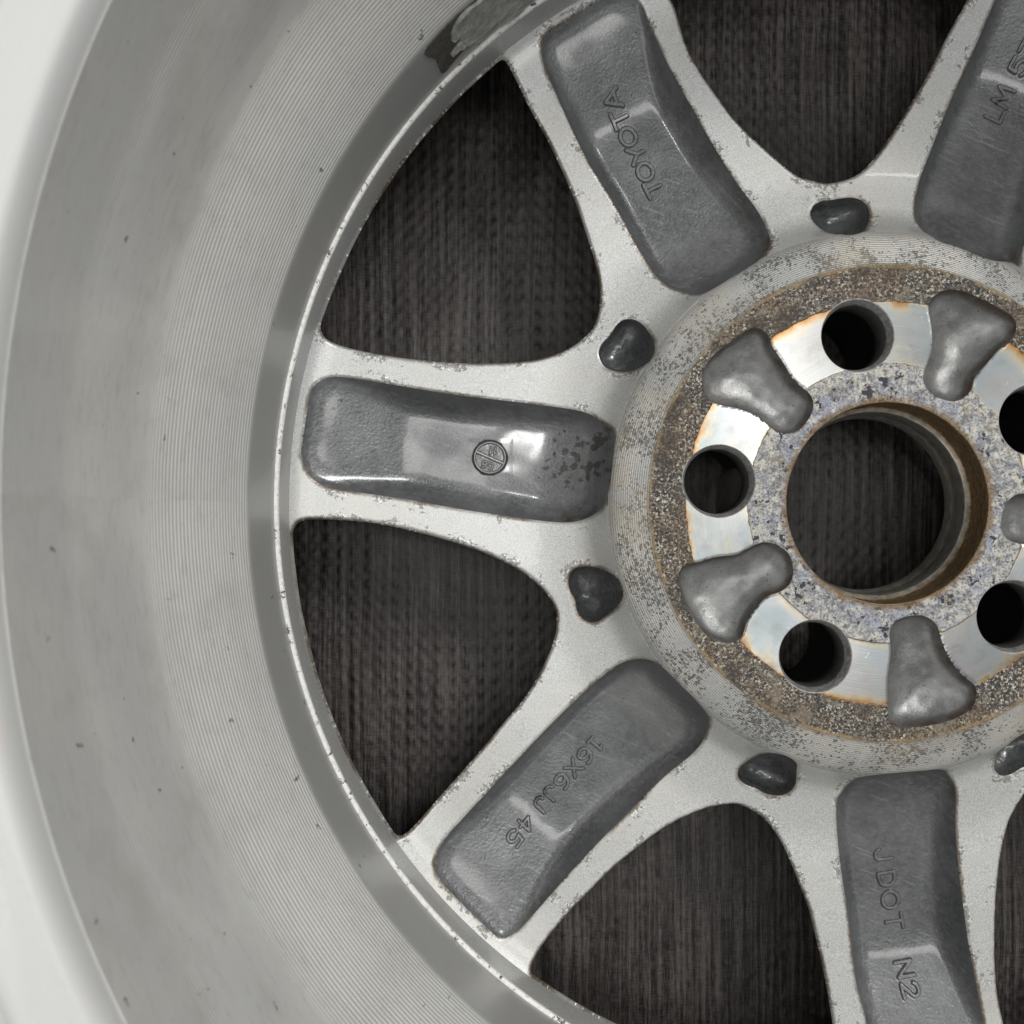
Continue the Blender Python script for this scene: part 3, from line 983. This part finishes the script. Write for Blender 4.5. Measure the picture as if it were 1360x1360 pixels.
def spl(pts, step=1.0):
    pts = np.array(pts, float)
    out = [pts[0]]
    for a, b in zip(pts[:-1], pts[1:]):
        m = max(1, int(np.hypot(*(b-a))/step))
        for j in range(1, m+1):
            out.append(a+(b-a)*j/m)
    out = np.array(out)
    k = np.array([1, 2, 3, 2, 1.])/9
    sm = out.copy()
    for c in (0, 1):
        sm[2:-2, c] = np.convolve(out[:, c], k, 'valid')
    return sm


bp = [(181.15, 0.8), (181.2, 30.0), (182.6, 33), (185.8, 41), (189.8, 49.5), (194.0, 57.5), (196.3, 63.5), (197.0, 72), (196.5, 88), (196.5, 100), (197.2, 106), (197.3, 118), (197.2, 129.2)]
bp = spl(bp, 1.3)
bp[:, 1] += HUBZ
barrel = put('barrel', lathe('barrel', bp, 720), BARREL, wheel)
lip = [(197.2, 129.2), (197.6, 130.2), (198.6, 132.0), (200.2, 133.4), (202.0, 134.2), (204.8, 135.4), (207.6, 137.2), (209.2, 138.0), (211, 138.1), (213, 137.2), (214, 135), (214, 128), (211, 124), (206, 122.5), (203.5, 118), (203, 96), (199, 84), (201, 60), (192, 40), (190, -4), (206, -14), (206, -50), (214, -54), (214, -59.6), (207, -59.7), (203, -56), (200, -48), (194, -32), (185, -19), (180.2, -14.4)]
lip = np.array(lip, float)
lip[:, 1] += HUBZ
put('rim_lip', lathe('rim_lip', lip, 720), BARREL, barrel, 'smooth pale flange of the inboard rim')


def wob(a, prof):
    w = np.zeros((len(prof), len(a)))
    aa = np.c_[np.cos(a), np.sin(a)]*180
    w += 0.18*fnoise(aa[:, 0], aa[:, 1], 0.35, 141)[None, :]+0.12*fnoise(aa[:, 0], aa[:, 1], 1.3, 151)[None, :]
    t = np.zeros(len(prof))
    t[3:6] = 1
    return w*t[:, None]


led = [(181.4, 0.9), (181.1, 0.72), (180.7, 0.68), (180.25, 0.5), (180.05, 0.15), (179.95, -0.4), (179.85, -3), (179.75, -13.6), (179.9, -15.5)]
led = np.array(led, float)
led[:, 1] += HUBZ
lm = lathe('rim_step', led[::-1], 1400, wob=None)
step = put('rim_step', lm, PAINT, barrel)
step.data.materials.append(LEDGE)
at = step.data.attributes.new('edge_mm', 'FLOAT', 'POINT')
at.data.foreach_set('value', np.full(len(step.data.vertices), 9.0, np.float32))
mi = np.zeros(len(step.data.polygons), np.int32)
co = np.array([p.center.z for p in step.data.polygons])
mi[co > (HUBZ-0.15)*MM] = 1
step.data.polygons.foreach_set('material_index', mi)

# ------------------------------------------------------------------ residue of a stick-on balance weight on the barrel wall


def patch(name, pts, Rr, thick, mat, seed):
    """pts: (angle deg, z rel) outline on the cylinder"""
    P = np.array(pts, float)
    P = np.c_[np.radians(P[:, 0])*Rr, P[:, 1]]
    Q = smooth_poly(P, 0.4, 0.25)
    tg = np.roll(Q, -1, 0)-np.roll(Q, 1, 0)
    Q = Q+0.35*np.c_[fnoise(Q[:, 0], Q[:, 1], 0.8, seed), fnoise(Q[:, 0], Q[:, 1], 0.8, seed+5)]
    import bmesh
    bm = bmesh.new()
    vs = [bm.verts.new((x*MM, y*MM, 0)) for x, y in Q]
    f = bm.faces.new(vs)
    ext = bmesh.ops.extrude_face_region(bm, geom=[f])
    for v in ext['geom']:
        if isinstance(v, bmesh.types.BMVert):
            v.co.z = 1.0
    bmesh.ops.triangulate(bm, faces=bm.faces[:])
    bmesh.ops.subdivide_edges(bm, edges=[e for e in bm.edges if e.calc_length() > 0.006], cuts=4)
    bmesh.ops.triangulate(bm, faces=bm.faces[:])
    for v in bm.verts:
        a = v.co.x/MM/Rr
        z = v.co.y/MM
        th = thick*(0.75+0.6*float(fnoise(np.array([v.co.x/MM]), np.array([z]), 0.25, seed+9)[0])) if v.co.z > 0.5 else -0.3
        rr = Rr-th
        v.co = Vector((rr*math.cos(a)*MM, rr*math.sin(a)*MM, (z+HUBZ)*MM))
    me = bpy.data.meshes.new(name)
    bm.normal_update()
    bmesh.ops.recalc_face_normals(bm, faces=bm.faces[:])
    bm.to_mesh(me)
    bm.free()
    return put(name, me, mat, barrel)


patch('tape_residue', [(137.9, 27), (136.9, 17), (136.3, 5.5), (134, 7), (131, 5), (127, 7), (122, 6), (112, 6), (112, 28.5), (125, 28.8), (131, 28), (135, 28.8)], 181.15, 0.35, TAPE, 201)
patch('torn_foam', [(134.6, 25), (134.9, 19), (133.9, 15.5), (135.3, 12.5), (133.3, 10), (131.8, 3.4), (129.4, 5), (127.2, 2.8), (125.5, 5.0), (124.6, 12), (125.3, 22), (126.6, 27.5), (129.0, 28.6), (131.6, 27.2), (133.3, 28)], 181.1, 1.5, FOIL, 221)

# ------------------------------------------------------------------ lettering cast into the recess floors
GX0 = ax[0]


def hsample(x, y):
    u = (np.asarray(x)-GX0)/H
    v = (np.asarray(y)-GX0)/H
    i, j = np.floor(u).astype(int), np.floor(v).astype(int)
    fu, fv = u-i, v-j
    def w4(f):
        return (-0.5*f+f*f-0.5*f**3, 1-2.5*f*f+1.5*f**3, 0.5*f+2*f*f-1.5*f**3, -0.5*f*f+0.5*f**3)
    wu, wv = w4(fu), w4(fv)
    return sum(wv[b]*sum(wu[a]*ZW[j+b-1, i+a-1] for a in range(4)) for b in range(4))


def arc(cx, cy, rx, ry, a0, a1, n=14):
    t = np.radians(np.linspace(a0, a1, n))
    return [(cx+rx*math.cos(v), cy+ry*math.sin(v)) for v in t]


GL = {
 'i': (0.18, [[(0.0, 0.78), (0.14, 1), (0.14, 0)]]),  # single-stroke shapes of the cast characters, height 1: (width, strokes)
 'T': (0.74, [[(0, 1), (0.74, 1)], [(0.37, 1), (0.37, 0)]]),
 'O': (0.84, [arc(0.42, 0.5, 0.42, 0.5, 0, 360, 30)]),
 'Y': (0.80, [[(0, 1), (0.4, 0.48), (0.8, 1)], [(0.4, 0.48), (0.4, 0)]]),
 'A': (0.80, [[(0, 0), (0.40, 1), (0.8, 0)], [(0.17, 0.3), (0.63, 0.3)]]),
 '1': (0.40, [[(0.02, 0.82), (0.2, 1), (0.2, 0)], [(0.0, 0), (0.4, 0)]]),
 '6': (0.60, [arc(0.3, 0.3, 0.3, 0.3, 0, 360, 24), arc(0.42, 0.45, 0.42, 0.55, 180, 75, 12)]),
 'X': (0.66, [[(0, 0), (0.66, 1)], [(0, 1), (0.66, 0)]]),
 'J': (0.50, [[(0.5, 1), (0.5, 0.28)]+arc(0.25, 0.26, 0.25, 0.26, 0, -180, 12)[1:]]),
 '4': (0.62, [[(0.46, 0), (0.46, 1), (0.0, 0.34), (0.62, 0.34)]]),
 '5': (0.58, [[(0.54, 1), (0.08, 1), (0.04, 0.56)]+arc(0.28, 0.32, 0.30, 0.32, 120, -150, 16)]),
 'D': (0.66, [[(0, 0), (0, 1), (0.28, 1)]+arc(0.28, 0.5, 0.38, 0.5, 90, -90, 14)+[(0.28, 0), (0, 0)]]),
 'N': (0.62, [[(0, 0), (0, 1), (0.62, 0), (0.62, 1)]]),
 '2': (0.58, [arc(0.29, 0.71, 0.28, 0.29, 165, -30, 14)+[(0.0, 0.0), (0.58, 0.0)]]),
 'L': (0.50, [[(0, 1), (0, 0), (0.5, 0)]]),
 'M': (0.80, [[(0, 0), (0.08, 1), (0.4, 0.25), (0.72, 1), (0.8, 0)]]),
 '7': (0.58, [[(0, 1), (0.58, 1), (0.2, 0)]]),
 '0': (0.60, [arc(0.3, 0.5, 0.3, 0.5, 0, 360, 24)]),
}


def strokes(txt, gap):
    x = 0.0
    S = []
    for ch in txt:
        if ch == ' ':
            x += 0.42
            continue
        w, st = GL[ch]
        for p in st:
            S.append([(x+a, b) for a, b in p])
        x += w+gap
    return S, x-gap


def sdist(px_, py_, S):
    d = np.full(px_.shape, 1e9)
    for p in S:
        for (x0, y0), (x1, y1) in zip(p[:-1], p[1:]):
            ex, ey = x1-x0, y1-y0
            t = np.clip(((px_-x0)*ex+(py_-y0)*ey)/(ex*ex+ey*ey+1e-12), 0, 1)
            d = np.minimum(d, np.hypot(px_-x0-t*ex, py_-y0-t*ey))
    return d


def patch_grid(o, ux, uy, x0, x1, y0, y1, h, fn, name, mat, parent):
    """finely meshed piece of the recess floor carrying cast relief; fn(u,v) -> (height, groove, shine)"""
    u = np.arange(x0, x1+h, h)
    v = np.arange(y0, y1+h, h)
    U, V = np.meshgrid(u, v, indexing='xy')
    hh, gr, sh = fn(U, V)
    xx = o[0]+ux[0]*U+uy[0]*V
    yy = o[1]+ux[1]*U+uy[1]*V
    edge = np.minimum(np.minimum(U-x0, u[-1]-U), np.minimum(V-y0, v[-1]-V))
    zz = hsample(xx, yy)+hh*sst(edge/0.6)+0.028*sst(edge/2.4)-0.006
    m, n = U.shape
    I = (np.arange(m-1)[:, None]*n+np.arange(n-1)[None, :]).ravel()
    F = np.stack([I, I+1, I+n+1, I+n], 1)
    me = mesh_np(name, np.c_[xx.ravel(), yy.ravel(), zz.ravel()], F,
                 attrs={'edge_mm': np.full(U.size, 9.0), 'groove': gr.ravel(), 'shine': sh.ravel()})
    return put(name, me, mat, parent)


def emboss(d, rise=0.6):
    """d: distance outside the raised shape (negative on it), mm"""
    z = rise*sst((0.10-d)/0.34)-0.05*np.exp(-((d-0.32)/0.16)**2)
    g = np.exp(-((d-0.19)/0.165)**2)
    return z, g


def lettering(txt, p0, p1, height_mm, parent, gap=0.2, half=0.52, zrel=-29.4, worn=0, mat=None):
    a, b = un(p0, zrel)[0], un(p1, zrel)[0]
    L = np.hypot(*(b-a))
    ux = (b-a)/L
    uy = np.array([-ux[1], ux[0]])
    S, W = strokes(txt, gap)
    sx, sy = (L-2*half)/W, height_mm-2*half
    S = [[(half+x*sx, half+y*sy) for x, y in p] for p in S]

    def fn(U, V):
        wx = 0.16*fnoise(U, V, 0.45, 400+worn)
        wy = 0.16*fnoise(U, V, 0.45, 440+worn)
        d = sdist(U+wx, V+wy, S)-half
        z, g = emboss(d)
        fade = 0.55+0.6*np.clip(fnoise(U+9, V, 0.35, 460+worn)+0.35, 0, 1)
        blot = sst((fnoise(U, V+5, 0.22, 470+worn)-0.42)/0.1)*(np.abs(d) < 0.8)
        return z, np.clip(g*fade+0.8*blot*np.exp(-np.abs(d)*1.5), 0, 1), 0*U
    patch_grid(a, ux, uy, -2.6, L+2.6, -2.4, height_mm+2.4, 0.115, fn, 'lettering', mat or CAST, parent)


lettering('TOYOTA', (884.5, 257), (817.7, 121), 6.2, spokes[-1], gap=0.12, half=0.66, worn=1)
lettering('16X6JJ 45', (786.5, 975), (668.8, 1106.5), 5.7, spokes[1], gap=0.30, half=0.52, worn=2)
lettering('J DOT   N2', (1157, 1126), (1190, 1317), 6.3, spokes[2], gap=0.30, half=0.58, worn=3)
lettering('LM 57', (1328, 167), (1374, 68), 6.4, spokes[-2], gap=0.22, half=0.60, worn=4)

# round date insert
sc = un((650.6, 608), -29.4)[0]


def stamp_fn(U, V):
    r = np.hypot(U, V)
    ang = math.radians(-24)
    bu, bv = U*math.cos(ang)+V*math.sin(ang), -U*math.sin(ang)+V*math.cos(ang)
    d_ring = np.abs(r-4.95)-0.24
    d_bar = np.maximum(np.abs(bv)-0.34, np.abs(bu)-4.7)
    fig = []
    for txt, cx_, cy_, an, hh_, ww_ in (('06', -0.75, -2.45, 180-17, 2.1, 3.5), ('ii', 1.0, 2.15, 180-10, 2.1, 1.7)):
        S, W = strokes(txt, 0.5 if txt == '06' else 0.62)
        ca, sa = math.cos(math.radians(an)), math.sin(math.radians(an))
        k = ww_/W
        for p in S:
            fig.append([(cx_+(x-W/2)*k*ca-(y-0.5)*hh_*sa, cy_+(x-W/2)*k*sa+(y-0.5)*hh_*ca) for x, y in p])
    d_fig = sdist(U, V, fig)-0.19
    d = np.minimum(np.minimum(d_ring, d_bar), d_fig)
    z = 0.45*sst((0.06-d)/0.26)
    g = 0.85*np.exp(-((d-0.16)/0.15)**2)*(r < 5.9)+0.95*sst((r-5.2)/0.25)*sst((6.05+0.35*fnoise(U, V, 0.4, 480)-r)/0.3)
    sh = sst((0.05-d)/0.1)*(0.95+0.4*fnoise(U, V, 1.2, 490))
    z = z+0.05*fnoise(U, V, 1.5, 495)*(r < 5)
    return z, np.clip(g, 0, 1)*(1-sst((0.02-d)/0.1)), np.clip(sh, 0, 1)


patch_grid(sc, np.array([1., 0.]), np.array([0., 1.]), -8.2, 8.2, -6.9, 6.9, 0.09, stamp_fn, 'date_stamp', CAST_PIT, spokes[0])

# ------------------------------------------------------------------ the woven mat on the floor
g = np.arange(-230, 231, 0.85)
far = np.array([260, 320, 420, 600, 900.])
gx = np.r_[-far[::-1], g, far]
GXm, GYm = np.meshgrid(gx, gx, indexing='xy')
xx = GXm+1.5*fnoise(GXm, GYm, 0.02, 301)
yy = GYm+1.5*fnoise(GXm, GYm, 0.02, 311)
px, py = 4.9, 5.6
cell = np.maximum(np.cos(2*np.pi*xx/px), -0.3)*np.maximum(np.cos(2*np.pi*(yy+0.5*np.sin(2*np.pi*xx/px*0.5))/py), -0.4)
am = 0.1+1.6*np.clip(fnoise(GXm, GYm, 0.016, 321)+0.35, 0, 1)+0.5*fnoise(GXm, GYm, 0.15, 325)
hz = 0.36*cell*am+0.08*np.cos(2*np.pi*xx/px)+0.25*fnoise(GXm, GYm, 0.28, 331)
hz = np.where(np.abs(GXm) > 230, 0, hz)
hz = np.where(np.abs(GYm) > 230, 0, hz)
n = len(gx)
ii = np.arange(n-1)
I = (ii[:, None]*n+ii[None, :]).ravel()
F = np.stack([I, I+1, I+n+1, I+n], 1)
gm = put('ground', mesh_np('ground', np.c_[GXm.ravel(), GYm.ravel(), hz.ravel()-0.6], F), MAT)
gm['kind'] = 'structure'
gm['label'] = 'dark woven vinyl mat under the wheel'
